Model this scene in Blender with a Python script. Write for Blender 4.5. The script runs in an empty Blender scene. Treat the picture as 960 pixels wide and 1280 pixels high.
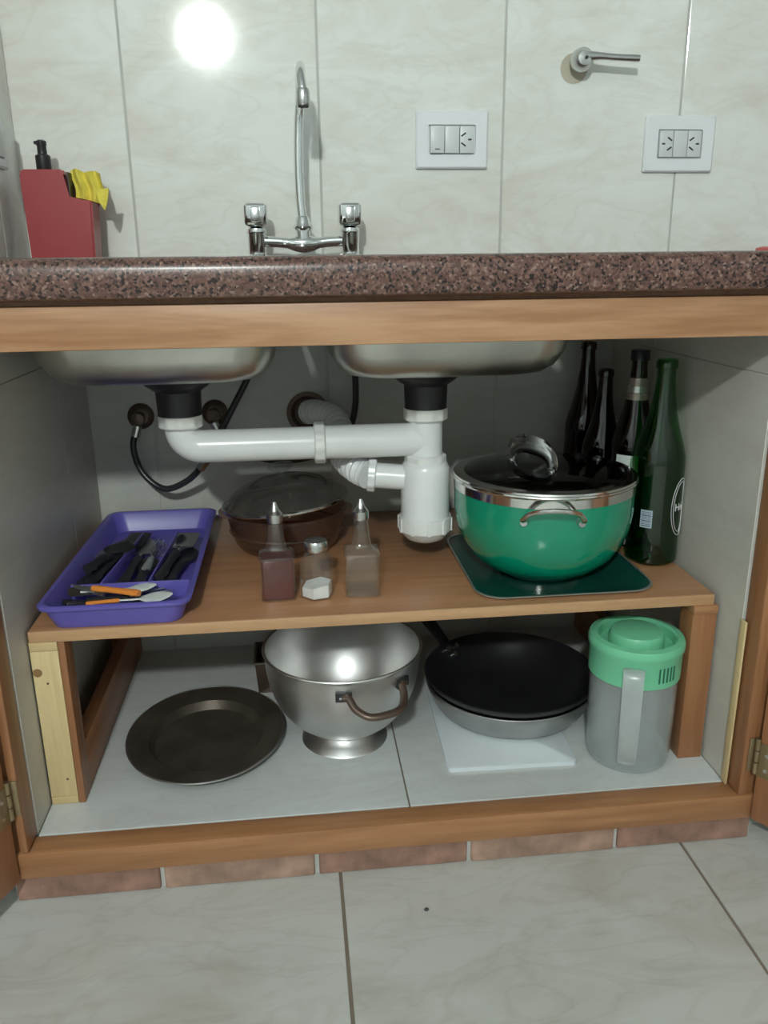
import bpy, bmesh, math, random
from mathutils import Vector, Matrix, noise
random.seed(7)
PI = math.pi
scene = bpy.context.scene
COL = scene.collection
# ------------------------------------------------------------------ camera, light, exposure
cd = bpy.data.cameras.new('camera'); cam = bpy.data.objects.new('camera', cd); COL.objects.link(cam)
cd.sensor_fit = 'VERTICAL'; cd.sensor_height = 36; cd.lens = 36 * 1022.3 / 1280; cd.clip_start = .02
_r = Vector((0.9938201, -0.11050227, -0.01052879)); _u = Vector((0.04247906, 0.29097373, 0.95578754)); _f = Vector((0.10255309, 0.95032812, -0.29386957))
m = Matrix(((_r.x, _u.x, -_f.x), (_r.y, _u.y, -_f.y), (_r.z, _u.z, -_f.z))).to_4x4()
m.translation = Vector((0, -1.0193, .8931)); cam.matrix_world = m
scene.camera = cam
scene.view_settings.view_transform = 'Standard'; scene.view_settings.look = 'None'
scene.view_settings.gamma = 1; scene.view_settings.use_curve_mapping = False
scene.view_settings.exposure = 0.0
w = bpy.data.worlds.new('world'); scene.world = w; w.use_nodes = True
w.node_tree.nodes['Background'].inputs[0].default_value = (.75, .85, 1, 1)
w.node_tree.nodes['Background'].inputs[1].default_value = .3
LAMP = Vector((-.365, -2.35, 1.97)); LAMP_STRENGTH = 1180

D = .6333      # back wall plane
ZI = .0905     # tiled cabinet floor
ZS = .385      # top of the wooden shelf
ZC = .9002     # top of the counter

# ------------------------------------------------------------------ materials
def newmat(name):
    mt = bpy.data.materials.new(name); mt.use_nodes = True
    return mt, mt.node_tree, mt.node_tree.nodes['Principled BSDF']
def rgb(c): return (c[0], c[1], c[2], 1)
def plain(name, c, rough=.5, metal=0, var=.08, scale=12, bump=0, coat=0, spec=.5, bscale=None):
    mt, nt, b = newmat(name)
    tc = nt.nodes.new('ShaderNodeTexCoord'); n = nt.nodes.new('ShaderNodeTexNoise'); n.inputs['Scale'].default_value = scale; n.inputs['Detail'].default_value = 5
    nt.links.new(tc.outputs['Object'], n.inputs['Vector'])
    r = nt.nodes.new('ShaderNodeValToRGB'); nt.links.new(n.outputs['Fac'], r.inputs['Fac'])
    r.color_ramp.elements[0].position = .3; r.color_ramp.elements[1].position = .7
    r.color_ramp.elements[0].color = rgb([x * (1 - var) for x in c]); r.color_ramp.elements[1].color = rgb([min(1, x * (1 + var)) for x in c])
    nt.links.new(r.outputs[0], b.inputs['Base Color'])
    b.inputs['Roughness'].default_value = rough; b.inputs['Metallic'].default_value = metal
    b.inputs['Coat Weight'].default_value = coat; b.inputs['Coat Roughness'].default_value = .08
    b.inputs['Specular IOR Level'].default_value = spec
    if bump:
        bp = nt.nodes.new('ShaderNodeBump'); bp.inputs['Strength'].default_value = bump; bp.inputs['Distance'].default_value = .002
        n2 = nt.nodes.new('ShaderNodeTexNoise'); n2.inputs['Scale'].default_value = bscale or scale * 6; nt.links.new(tc.outputs['Object'], n2.inputs['Vector'])
        nt.links.new(n2.outputs['Fac'], bp.inputs['Height']); nt.links.new(bp.outputs[0], b.inputs['Normal'])
    return mt
def ceramic(name, base, vein, dark, rough, seed, rot=(0, .7, 0), stretch=(1, 2.6, 2.6)):
    mt, nt, b = newmat(name)
    tc = nt.nodes.new('ShaderNodeTexCoord'); mp = nt.nodes.new('ShaderNodeMapping')
    mp.inputs['Location'].default_value = (seed, seed * .7, seed * .3); mp.inputs['Rotation'].default_value = rot; mp.inputs['Scale'].default_value = stretch
    oi = nt.nodes.new('ShaderNodeObjectInfo'); va = nt.nodes.new('ShaderNodeVectorMath'); va.operation = 'MULTIPLY_ADD'
    va.inputs[1].default_value = (13, 7, 5); nt.links.new(oi.outputs['Random'], va.inputs[0]); nt.links.new(tc.outputs['Object'], va.inputs[2])
    nt.links.new(va.outputs[0], mp.inputs['Vector'])
    def ramp(src, p0, p1, c0, c1):
        r = nt.nodes.new('ShaderNodeValToRGB'); r.color_ramp.elements[0].position = p0; r.color_ramp.elements[1].position = p1
        r.color_ramp.elements[0].color = c0; r.color_ramp.elements[1].color = c1; nt.links.new(src, r.inputs['Fac']); return r
    n1 = nt.nodes.new('ShaderNodeTexNoise'); n1.inputs['Scale'].default_value = 3.2; n1.inputs['Detail'].default_value = 7; n1.inputs['Roughness'].default_value = .62; n1.inputs['Distortion'].default_value = .8
    nt.links.new(mp.outputs[0], n1.inputs['Vector'])
    r1 = ramp(n1.outputs['Fac'], .42, .72, rgb(base), rgb(vein))
    n2 = nt.nodes.new('ShaderNodeTexNoise'); n2.inputs['Scale'].default_value = 5; n2.inputs['Detail'].default_value = 8; n2.inputs['Distortion'].default_value = 1.6
    nt.links.new(mp.outputs[0], n2.inputs['Vector'])
    sub = nt.nodes.new('ShaderNodeMath'); sub.operation = 'SUBTRACT'; sub.inputs[1].default_value = .5; nt.links.new(n2.outputs['Fac'], sub.inputs[0])
    ab = nt.nodes.new('ShaderNodeMath'); ab.operation = 'ABSOLUTE'; nt.links.new(sub.outputs[0], ab.inputs[0])
    r2 = ramp(ab.outputs[0], 0, .05, (.30, .30, .30, 1), (0, 0, 0, 1))
    mx = nt.nodes.new('ShaderNodeMixRGB'); mx.inputs['Color2'].default_value = rgb(dark)
    mul = nt.nodes.new('ShaderNodeMath'); mul.operation = 'MULTIPLY'; nt.links.new(r2.outputs[0], mul.inputs[0]); nt.links.new(n1.outputs['Fac'], mul.inputs[1])
    nt.links.new(mul.outputs[0], mx.inputs['Fac']); nt.links.new(r1.outputs[0], mx.inputs['Color1'])
    nt.links.new(mx.outputs[0], b.inputs['Base Color']); b.inputs['Roughness'].default_value = rough
    bp = nt.nodes.new('ShaderNodeBump'); bp.inputs['Strength'].default_value = .05; bp.inputs['Distance'].default_value = .004
    n3 = nt.nodes.new('ShaderNodeTexNoise'); n3.inputs['Scale'].default_value = 9; nt.links.new(tc.outputs['Object'], n3.inputs['Vector'])
    nt.links.new(n3.outputs['Fac'], bp.inputs['Height']); nt.links.new(bp.outputs[0], b.inputs['Normal'])
    return mt
def wood(name, c0, c1, axis, rough=.45, scale=1, knots=True, coat=.15):
    mt, nt, b = newmat(name)
    tc = nt.nodes.new('ShaderNodeTexCoord'); mp = nt.nodes.new('ShaderNodeMapping')
    s = [14, 14, 14]; s[axis] = 1.1; mp.inputs['Scale'].default_value = [x * scale for x in s]
    oi = nt.nodes.new('ShaderNodeObjectInfo'); va = nt.nodes.new('ShaderNodeVectorMath'); va.operation = 'MULTIPLY_ADD'
    va.inputs[1].default_value = (3, 4, 5); nt.links.new(oi.outputs['Random'], va.inputs[0]); nt.links.new(tc.outputs['Object'], va.inputs[2])
    nt.links.new(va.outputs[0], mp.inputs['Vector'])
    n = nt.nodes.new('ShaderNodeTexNoise'); n.inputs['Scale'].default_value = 2.2; n.inputs['Detail'].default_value = 7; n.inputs['Distortion'].default_value = 1.1
    nt.links.new(mp.outputs[0], n.inputs['Vector'])
    n2 = nt.nodes.new('ShaderNodeTexNoise'); n2.inputs['Scale'].default_value = 14; n2.inputs['Detail'].default_value = 4; nt.links.new(mp.outputs[0], n2.inputs['Vector'])
    ad = nt.nodes.new('ShaderNodeMath'); ad.operation = 'MULTIPLY_ADD'; ad.inputs[1].default_value = .35; nt.links.new(n2.outputs['Fac'], ad.inputs[0]); nt.links.new(n.outputs['Fac'], ad.inputs[2])
    r = nt.nodes.new('ShaderNodeValToRGB'); r.color_ramp.elements[0].position = .5; r.color_ramp.elements[1].position = .85
    r.color_ramp.elements[0].color = rgb(c0); r.color_ramp.elements[1].color = rgb(c1); nt.links.new(ad.outputs[0], r.inputs['Fac'])
    last = r.outputs[0]
    if knots:
        mp2 = nt.nodes.new('ShaderNodeMapping'); s2 = [9, 9, 9]; s2[axis] = 3.4; mp2.inputs['Scale'].default_value = s2; nt.links.new(va.outputs[0], mp2.inputs['Vector'])
        vo = nt.nodes.new('ShaderNodeTexVoronoi'); vo.inputs['Scale'].default_value = .8; nt.links.new(mp2.outputs[0], vo.inputs['Vector'])
        rk = nt.nodes.new('ShaderNodeValToRGB'); rk.color_ramp.elements[0].position = .03; rk.color_ramp.elements[1].position = .11
        rk.color_ramp.elements[0].color = (.75, .75, .75, 1); rk.color_ramp.elements[1].color = (0, 0, 0, 1); nt.links.new(vo.outputs['Distance'], rk.inputs['Fac'])
        mk = nt.nodes.new('ShaderNodeMixRGB'); mk.inputs['Color2'].default_value = rgb([x * .35 for x in c1]); nt.links.new(rk.outputs[0], mk.inputs['Fac']); nt.links.new(last, mk.inputs['Color1']); last = mk.outputs[0]
    nt.links.new(last, b.inputs['Base Color']); b.inputs['Roughness'].default_value = rough; b.inputs['Coat Weight'].default_value = coat; b.inputs['Coat Roughness'].default_value = .3
    bp = nt.nodes.new('ShaderNodeBump'); bp.inputs['Strength'].default_value = .12; bp.inputs['Distance'].default_value = .001
    nt.links.new(ad.outputs[0], bp.inputs['Height']); nt.links.new(bp.outputs[0], b.inputs['Normal'])
    return mt
def granite(name):
    mt, nt, b = newmat(name)
    tc = nt.nodes.new('ShaderNodeTexCoord')
    v = nt.nodes.new('ShaderNodeTexVoronoi'); v.inputs['Scale'].default_value = 330; nt.links.new(tc.outputs['Object'], v.inputs['Vector'])
    r = nt.nodes.new('ShaderNodeValToRGB'); r.color_ramp.interpolation = 'CONSTANT'
    sep = nt.nodes.new('ShaderNodeSeparateColor'); nt.links.new(v.outputs['Color'], sep.inputs[0]); nt.links.new(sep.outputs[0], r.inputs['Fac'])
    els = [(0, (.016, .010, .009)), (.14, (.085, .042, .034)), (.34, (.135, .070, .055)), (.56, (.18, .100, .080)), (.76, (.11, .062, .05)), (.90, (.25, .165, .135)), (.96, (.03, .02, .018))]
    r.color_ramp.elements[0].color = rgb(els[0][1]); r.color_ramp.elements[1].position = els[1][0]; r.color_ramp.elements[1].color = rgb(els[1][1])
    for p, c in els[2:]:
        e = r.color_ramp.elements.new(p); e.color = rgb(c)
    v2 = nt.nodes.new('ShaderNodeTexVoronoi'); v2.inputs['Scale'].default_value = 170; nt.links.new(tc.outputs['Object'], v2.inputs['Vector'])
    r2 = nt.nodes.new('ShaderNodeValToRGB'); r2.color_ramp.elements[0].position = .10; r2.color_ramp.elements[1].position = .30
    r2.color_ramp.elements[0].color = (.8, .8, .8, 1); r2.color_ramp.elements[1].color = (0, 0, 0, 1); nt.links.new(v2.outputs['Distance'], r2.inputs['Fac'])
    mx = nt.nodes.new('ShaderNodeMixRGB'); mx.inputs['Color2'].default_value = (.03, .018, .016, 1); nt.links.new(r2.outputs[0], mx.inputs['Fac']); nt.links.new(r.outputs[0], mx.inputs['Color1'])
    nt.links.new(mx.outputs[0], b.inputs['Base Color']); b.inputs['Roughness'].default_value = .28
    return mt
def thin_glass(name, tint, rough=.03, ior=1.5, body=0, bodycol=(1, 1, 1)):
    mt, nt, b = newmat(name); nt.nodes.remove(b); out = nt.nodes['Material Output']
    tr = nt.nodes.new('ShaderNodeBsdfTransparent'); tr.inputs[0].default_value = rgb(tint)
    gl = nt.nodes.new('ShaderNodeBsdfGlossy'); gl.inputs['Roughness'].default_value = rough; gl.inputs[0].default_value = (1, 1, 1, 1)
    lw = nt.nodes.new('ShaderNodeLayerWeight'); lw.inputs['Blend'].default_value = .5   # Schlick fresnel, same on both faces
    pw = nt.nodes.new('ShaderNodeMath'); pw.operation = 'POWER'; pw.inputs[1].default_value = 4.5; nt.links.new(lw.outputs['Facing'], pw.inputs[0])
    fr = nt.nodes.new('ShaderNodeMath'); fr.operation = 'MULTIPLY_ADD'; fr.inputs[1].default_value = .75; fr.inputs[2].default_value = ((ior - 1) / (ior + 1)) ** 2 * 1.4; nt.links.new(pw.outputs[0], fr.inputs[0])
    src = tr.outputs[0]
    if body:
        df = nt.nodes.new('ShaderNodeBsdfDiffuse'); df.inputs[0].default_value = rgb(bodycol)
        tc = nt.nodes.new('ShaderNodeTexCoord'); n = nt.nodes.new('ShaderNodeTexNoise'); n.inputs['Scale'].default_value = 30; nt.links.new(tc.outputs['Object'], n.inputs['Vector'])
        mr = nt.nodes.new('ShaderNodeMapRange'); mr.inputs['To Min'].default_value = body * .85; mr.inputs['To Max'].default_value = min(1, body * 1.15); nt.links.new(n.outputs['Fac'], mr.inputs['Value'])
        m0 = nt.nodes.new('ShaderNodeMixShader'); nt.links.new(mr.outputs[0], m0.inputs[0]); nt.links.new(tr.outputs[0], m0.inputs[1]); nt.links.new(df.outputs[0], m0.inputs[2]); src = m0.outputs[0]
    mx = nt.nodes.new('ShaderNodeMixShader'); nt.links.new(fr.outputs[0], mx.inputs[0]); nt.links.new(src, mx.inputs[1]); nt.links.new(gl.outputs[0], mx.inputs[2])
    nt.links.new(mx.outputs[0], out.inputs['Surface']); return mt
def emit(name, c, s):
    mt, nt, b = newmat(name); b.inputs['Emission Color'].default_value = rgb(c); b.inputs['Emission Strength'].default_value = s; b.inputs['Base Color'].default_value = rgb(c); return mt

M = dict(
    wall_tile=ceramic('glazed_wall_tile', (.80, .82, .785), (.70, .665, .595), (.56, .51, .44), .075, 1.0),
    floor_tile=ceramic('floor_tile', (.52, .53, .505), (.43, .41, .36), (.27, .24, .19), .22, 5.0, (0, 0, -.6)),
    inner_tile=ceramic('cabinet_floor_tile', (.60, .63, .63), (.53, .54, .52), (.40, .39, .36), .2, 9.0, (0, 0, -.4)),
    side_tile=ceramic('cabinet_side_tile', (.60, .585, .53), (.53, .50, .45), (.45, .42, .37), .4, 3.0, (.7, 0, 0), (2.6, 1, 2.6)),
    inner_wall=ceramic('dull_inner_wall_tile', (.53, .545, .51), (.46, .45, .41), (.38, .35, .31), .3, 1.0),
    grout=plain('pale_grout', (.50, .50, .47), .85), dark_grout=plain('brown_grout', (.20, .165, .125), .9),
    plaster=plain('white_plaster', (.50, .52, .52), .85, bump=.2),
    granite=granite('red_granite'),
    frame_x=wood('stained_pine_x', (.29, .130, .055), (.40, .195, .088), 0),
    rail_x=wood('pale_stained_pine_x', (.31, .150, .070), (.46, .26, .14), 0, knots=False),
    frame_z=wood('stained_pine_z', (.26, .108, .043), (.36, .165, .072), 2), frame_y=wood('stained_pine_y', (.23, .095, .04), (.33, .148, .066), 1),
    shelf=wood('shelf_board', (.34, .165, .078), (.45, .23, .115), 0, rough=.35, knots=False), shelf_edge=wood('shelf_edge_strip', (.44, .25, .125), (.54, .33, .175), 0, knots=False),
    raw=wood('raw_pine', (.58, .44, .22), (.70, .56, .31), 2, coat=0), raw_x=wood('raw_pine_x', (.52, .38, .18), (.66, .50, .27), 0, coat=0),
    door=wood('door_panel_wood', (.26, .105, .045), (.34, .15, .065), 2), brass=plain('aged_brass', (.35, .27, .16), .4, .9),
    brick=plain('red_clay_brick', (.27, .155, .115), .85, var=.35, scale=28, bump=.5), brick2=plain('pale_red_brick', (.33, .21, .155), .85, var=.35, scale=24, bump=.5),
    chrome=plain('chrome', (.82, .84, .84), .07, 1, var=.02), satin=plain('satin_chrome', (.62, .63, .62), .25, 1, var=.04),
    steel=plain('dull_sink_steel', (.50, .50, .46), .34, 1, var=.18, scale=9), alu=plain('brushed_aluminium', (.62, .62, .61), .40, 1, var=.10, scale=16),
    alu_in=plain('worn_pan_steel', (.42, .42, .41), .38, 1, var=.12, scale=12), steelband=plain('polished_steel_band', (.70, .69, .67), .12, 1, var=.05),
    pvc=plain('white_pvc', (.76, .78, .78), .25, var=.03), pvc_old=plain('white_pvc_nut', (.72, .73, .71), .4, var=.05),
    blackp=plain('black_plastic', (.018, .019, .022), .38, var=.1), rubber=plain('black_rubber_hose', (.03, .032, .033), .3, var=.2, scale=300),
    bluep=plain('violet_blue_plastic', (.125, .105, .42), .33, var=.03), redp=plain('red_plastic', (.34, .040, .045), .32, var=.04),
    yellow=plain('yellow_cloth', (.78, .66, .10), .9, bump=.6, scale=60), greenen=plain('green_enamel', (.001, .255, .145), .16, var=.03, coat=.6),
    darkgreen=plain('dark_green_tray', (.006, .062, .047), .18, var=.2), silver_edge=plain('silver_edge', (.55, .58, .55), .3, .8),
    nonstick=plain('black_nonstick', (.012, .012, .014), .3, var=.2), bronze=plain('brown_handle_metal', (.115, .08, .062), .38, .55),
    darkpan=plain('scorched_tin', (.15, .128, .105), .34, .75, var=.3, scale=14), mint=plain('mint_green_plastic', (.17, .56, .33), .35, var=.04),
    milky=thin_glass('milky_clear_plastic', (.90, .93, .93), .16, 1.3, .22, (.70, .74, .74)), milky2=thin_glass('milky_handle_plastic', (.85, .88, .88), .25, 1.35, .42, (.64, .68, .68)),
    clear=thin_glass('clear_glass', (.94, .95, .945), .05, 1.5, .025, (.7, .72, .72)), amber=thin_glass('amber_glass', (.74, .60, .53), .05, 1.5, .22, (.20, .125, .095)), lidglass=thin_glass('smoky_lid_glass', (.33, .36, .36), .05, 1.45),
    greenglass=thin_glass('green_bottle_glass', (.13, .50, .17), .06, 1.5), brownglass=thin_glass('brown_bottle_glass', (.16, .07, .04), .06, 1.5), lidclear=thin_glass('greyish_lid_glass', (.80, .79, .76), .05, 1.5, .06, (.4, .4, .38)),
    vinegar=plain('dark_red_vinegar', (.10, .012, .007), .3, var=.1), salt=plain('white_salt', (.80, .80, .78), .9, bump=.4, scale=60),
    plate=plain('white_switch_plastic', (.80, .83, .85), .3, var=.01), module=plain('grey_white_module', (.66, .69, .69), .35, var=.01), slot=plain('slot_black', (.03, .03, .03), .6),
    orange=plain('orange_plastic', (.80, .27, .05), .4, var=.04), whitep=plain('white_plastic', (.74, .77, .76), .4, var=.02), board=plain('white_cutting_board', (.64, .70, .73), .45, var=.02),
    label=plain('silver_red_label', (.42, .36, .31), .35, .5, var=.3, scale=60), paper=plain('pale_blue_label', (.42, .52, .58), .6), inkw=plain('white_print', (.70, .74, .72), .6, var=.01), inkd=plain('dark_print', (.08, .12, .16), .6, var=.01),
    hole=plain('dark_hole', (.07, .04, .03), .9), patch=plain('plaster_patch', (.20, .15, .12), .95, bump=.6), stain=plain('adhesive_stain', (.50, .45, .36), .7), coral=plain('coral_plastic', (.75, .15, .13), .4),
)
LAMPMAT = emit('lamp_glow', (.93, 1, .965), LAMP_STRENGTH)

# ------------------------------------------------------------------ helpers
def empty(name, label, cat, loc=(0, 0, 0), rotz=0, group=None, rot=None):
    o = bpy.data.objects.new(name, None); COL.objects.link(o); o.empty_display_size = .02
    o.location = loc; o.rotation_euler = rot if rot else (0, 0, rotz)
    o['label'] = label; o['category'] = cat
    if group: o['group'] = group
    return o
def obj(name, bm, mat, parent=None, label=None, angle=35, loc=None, rot=None, kind=None):
    bmesh.ops.recalc_face_normals(bm, faces=bm.faces)
    me = bpy.data.meshes.new(name); bm.to_mesh(me); bm.free()
    for p in me.polygons: p.use_smooth = True
    me.set_sharp_from_angle(angle=math.radians(angle))
    me.materials.append(mat if not isinstance(mat, str) else M[mat])
    return link(name, me, parent, label, loc, rot, kind)
def link(name, me, parent=None, label=None, loc=None, rot=None, kind=None):
    o = bpy.data.objects.new(name, me); COL.objects.link(o)
    if parent: o.parent = parent
    if loc: o.location = loc
    if rot: o.rotation_euler = rot
    if label: o['label'] = label
    if kind: o['kind'] = kind
    return o
def struct(name, bm, mat, **k):
    return obj(name, bm, mat, kind='structure', **k)
def new(): return bmesh.new()
def box(bm, x0, x1, y0, y1, z0, z1, bev=0, seg=2, mtx=None):
    g = bmesh.ops.create_cube(bm, size=1); vs = g['verts']
    for v in vs:
        v.co = Vector(((x0 + x1) / 2 + v.co.x * (x1 - x0), (y0 + y1) / 2 + v.co.y * (y1 - y0), (z0 + z1) / 2 + v.co.z * (z1 - z0)))
    if bev:
        es = list({e for v in vs for e in v.link_edges})
        r = bmesh.ops.bevel(bm, geom=es, offset=bev, segments=seg, profile=.5, affect='EDGES')
        vs = list({v for f in r['faces'] for v in f.verts} | {v for v in vs if v.is_valid})
    if mtx: bmesh.ops.transform(bm, matrix=mtx, verts=vs)
    return bm
def B(*a, **k): return box(new(), *a, **k)
def rings(bm, rs, close0=True, close1=True):
    R = [[bm.verts.new(p) for p in r] for r in rs]
    for a, b in zip(R[:-1], R[1:]):
        n = len(a)
        for i in range(n): bm.faces.new((a[i], a[(i + 1) % n], b[(i + 1) % n], b[i]))
    if close0: bm.faces.new(R[0][::-1])
    if close1: bm.faces.new(R[-1])
    return bm
def lathe(prof, seg=48, c=(0, 0), sx=1, sy=1, caps=True, bm=None, phase=0):
    bm = bm or new()
    rs = [[Vector((c[0] + max(r, 1e-4) * math.cos(2 * PI * i / seg + phase) * sx, c[1] + max(r, 1e-4) * math.sin(2 * PI * i / seg + phase) * sy, z)) for i in range(seg)] for r, z in prof]
    return rings(bm, rs, caps, caps)
def rrect(hx, hy, r, n=6, cx=0, cy=0, z=0):
    out = []
    for k, (sx, sy) in enumerate(((1, 1), (-1, 1), (-1, -1), (1, -1))):
        for i in range(n + 1):
            a = k * PI / 2 + i / n * PI / 2
            out.append(Vector((cx + sx * (hx - r) + r * math.cos(a), cy + sy * (hy - r) + r * math.sin(a), z)))
    return out
def catmull(P, n=8):
    P = [Vector(p) for p in P]; out = []
    Q = [P[0] * 2 - P[1]] + P + [P[-1] * 2 - P[-2]]
    for i in range(1, len(Q) - 2):
        a, b, c, d = Q[i - 1:i + 3]
        for k in range(n):
            t = k / n
            out.append(.5 * ((2 * b) + (c - a) * t + (2 * a - 5 * b + 4 * c - d) * t * t + (3 * b - a - 3 * c + d) * t ** 3))
    out.append(P[-1]); return out
def tube(pts, r, seg=14, bm=None, w=None, up=None, caps=True):
    """sweep a circle (or flattened ellipse: r thick, w wide) along pts; r may be a list"""
    bm = bm or new(); pts = [Vector(p) for p in pts]; n = len(pts)
    T = [(pts[min(i + 1, n - 1)] - pts[max(i - 1, 0)]).normalized() for i in range(n)]
    N = Vector(up) if up else (Vector((0, 0, 1)) if abs(T[0].z) < .9 else Vector((1, 0, 0)))
    rs = []
    for i in range(n):
        if up: N = Vector(up)
        N = (N - T[i] * N.dot(T[i])).normalized(); Bv = T[i].cross(N)
        ri = r[i] if isinstance(r, (list, tuple)) else r
        wi = (w[i] if isinstance(w, (list, tuple)) else w) if w is not None else ri
        rs.append([pts[i] + N * ri * math.cos(2 * PI * k / seg) + Bv * wi * math.sin(2 * PI * k / seg) for k in range(seg)])
    return rings(bm, rs, caps, caps)
def cyl(p0, p1, r, seg=20, bm=None, r1=None):
    return tube([p0, p1], [r, r1 if r1 is not None else r], seg, bm)
def arc(c, r, a0, a1, n, plane='xz'):
    out = []
    for i in range(n + 1):
        a = a0 + (a1 - a0) * i / n; u, v = r * math.cos(a), r * math.sin(a)
        out.append(Vector((c[0] + u, c[1], c[2] + v)) if plane == 'xz' else Vector((c[0], c[1] + u, c[2] + v)) if plane == 'yz' else Vector((c[0] + u, c[1] + v, c[2])))
    return out
def textmesh(s, size, mat, name, parent, xf, depth=.0004):
    cu = bpy.data.curves.new('lettering', 'FONT'); cu.body = s; cu.size = size; cu.extrude = depth; cu.align_x = 'CENTER'; cu.align_y = 'CENTER'
    t = bpy.data.objects.new('lettering', cu); COL.objects.link(t)
    dg = bpy.context.evaluated_depsgraph_get(); dg.update()
    me = bpy.data.meshes.new_from_object(t.evaluated_get(dg)); bpy.data.objects.remove(t)
    bm = new(); bm.from_mesh(me)
    if depth: bmesh.ops.subdivide_edges(bm, edges=[e for e in bm.edges if e.calc_length() > size * .2], cuts=2)
    for v in bm.verts: v.co = xf(v.co)
    me.materials.clear()
    return obj(name, bm, mat, parent)

# ------------------------------------------------------------------ the room
RX0, RX1, RY0, RH = -1.9, 2.0, -4.4, 2.55
def tile(parent, x0, x1, y0, y1, z0, z1, mat, g=.0018, bev=.0018):
    """one tile: a bevelled slab; its own thin axis keeps full thickness"""
    d = [x1 - x0, y1 - y0, z1 - z0]; k = d.index(min(d)); e = [g] * 3; e[k] = 0
    cx, cy, cz = (x0 + x1) / 2, (y0 + y1) / 2, (z0 + z1) / 2
    hx, hy, hz = d[0] / 2 - e[0], d[1] / 2 - e[1], d[2] / 2 - e[2]
    return obj('tile', B(-hx, hx, -hy, hy, -hz, hz, bev=bev, seg=2), mat, parent, loc=(cx, cy, cz), angle=12)
wall_back = struct('wall_back', B(-.62, RX1, D + .0015, D + .12, 0, RH), 'grout')
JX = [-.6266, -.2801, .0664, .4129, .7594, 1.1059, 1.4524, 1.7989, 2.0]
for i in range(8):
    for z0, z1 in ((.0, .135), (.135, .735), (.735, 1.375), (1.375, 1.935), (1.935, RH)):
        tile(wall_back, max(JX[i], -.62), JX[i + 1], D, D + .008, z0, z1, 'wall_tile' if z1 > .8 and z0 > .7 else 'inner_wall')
fl = struct('floor', B(RX0, RX1, RY0, D + .1, -.12, -.0025), 'dark_grout')
FX = [.0387 + .5433 * k for k in range(-4, 4)]
for i in range(7):
    for j, (y0, y1) in enumerate([(-.50 - .5433 * k, .0433 - .5433 * k) for k in range(0, 9)]):
        yy1 = y1 if j else .0600
        if FX[i + 1] < RX0: continue
        tile(fl, max(FX[i], RX0), min(FX[i + 1], RX1), max(y0, RY0), yy1, -.01, 0, 'floor_tile', g=.0024, bev=.0012)
# cabinet floor slab
cf = struct('trim_1', B(-.403, .657, .0395, D, 0, ZI - .0025), 'dark_grout'); cf['label'] = 'raised tiled slab forming the cabinet floor'
for x0, x1 in ((-.403, .1495), (.1495, .657)):
    tile(cf, x0, x1, .0405, D, ZI - .01, ZI, 'inner_tile', g=.0012, bev=.001)
# side piers of the cabinet
wl = struct('wall_left', B(-.62, -.4045, .0455, D, 0, .8515), 'grout')
box_bm = new()
for y0, y1 in ((.046, .434), (.434, D)):
    for z0, z1 in ((ZI - .003, .735), (.735, .8505)):
        tile(wl, -.41, -.403, y0, y1, z0, z1, 'side_tile', g=.0008, bev=.0008)
wr = struct('wall_right', B(.6585, RX1, .0455, D, 0, .8515), 'grout')
for y0, y1 in ((.046, .434), (.434, D)):
    for z0, z1 in ((ZI - .003, .735), (.735, .8505)):
        tile(wr, .657, .664, y0, y1, z0, z1, 'side_tile', g=.0008, bev=.0008)
# room corner above the counter on the left
wu = struct('wall_left_upper', B(-.62, -.4775, .0455, D + .1, ZC + .0005, RH), 'grout')
for y0, y1 in ((.046, .50), (.50, D)):
    for z0, z1 in ((ZC + .001, 1.375), (1.375, 1.935), (1.935, RH)):
        tile(wu, -.484, -.476, y0, y1, z0, z1, 'wall_tile')
struct('wall_rear', B(RX0, RX1, RY0 - .1, RY0, 0, RH), 'plaster')
struct('wall_side_left', B(RX0 - .1, RX0, RY0, D + .1, 0, RH), 'plaster')
struct('wall_side_right', B(RX1, RX1 + .1, RY0, D + .1, 0, RH), 'plaster')
struct('wall_front_left', B(RX0, -.62, .0455, .15, 0, RH), 'plaster')
struct('ceiling', B(RX0, RX1, RY0, D + .1, RH, RH + .1), 'plaster')

# pendant lamp behind the camera
lp = empty('pendant_lamp', 'round white globe lamp hanging from the ceiling, seen only as a reflection on the tiles', 'lamp', (LAMP.x, LAMP.y, LAMP.z))
obj('globe', lathe([(.0, -.057)] + [(.057 * math.cos(a), .057 * math.sin(a)) for a in [math.radians(x) for x in range(-80, 81, 10)]] + [(0, .057)], 32), LAMPMAT, lp)
obj('socket', lathe([(.02, .054), (.028, .062), (.028, .13), (.008, .14)], 24), 'whitep', lp)
obj('cord', cyl((0, 0, .135), (0, 0, RH - LAMP.z - .015), .003, 8), 'whitep', lp)
obj('ceiling_rose', lathe([(.045, RH - LAMP.z - .02), (.05, RH - LAMP.z - .001)], 24), 'whitep', lp)

# ------------------------------------------------------------------ brick plinth
pl = struct('trim_2', B(-.437, .697, .020, .039, 0, .046), 'grout'); pl['label'] = 'row of red bricks under the bottom rail'
bx = [-.437, -.2255, .0035, .238, .4725, .697]
for i in range(5):
    x0, x1 = bx[i] + .0035, bx[i + 1] - .0035; y0 = .0135 + random.uniform(-.001, .001)
    bm = B(-(x1 - x0) / 2, (x1 - x0) / 2, 0, .024, 0, .0465, bev=.002, seg=1)
    obj('brick', bm, 'brick' if i % 2 == 0 else 'brick2', pl, loc=((x0 + x1) / 2, y0, 0.0005))

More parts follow.
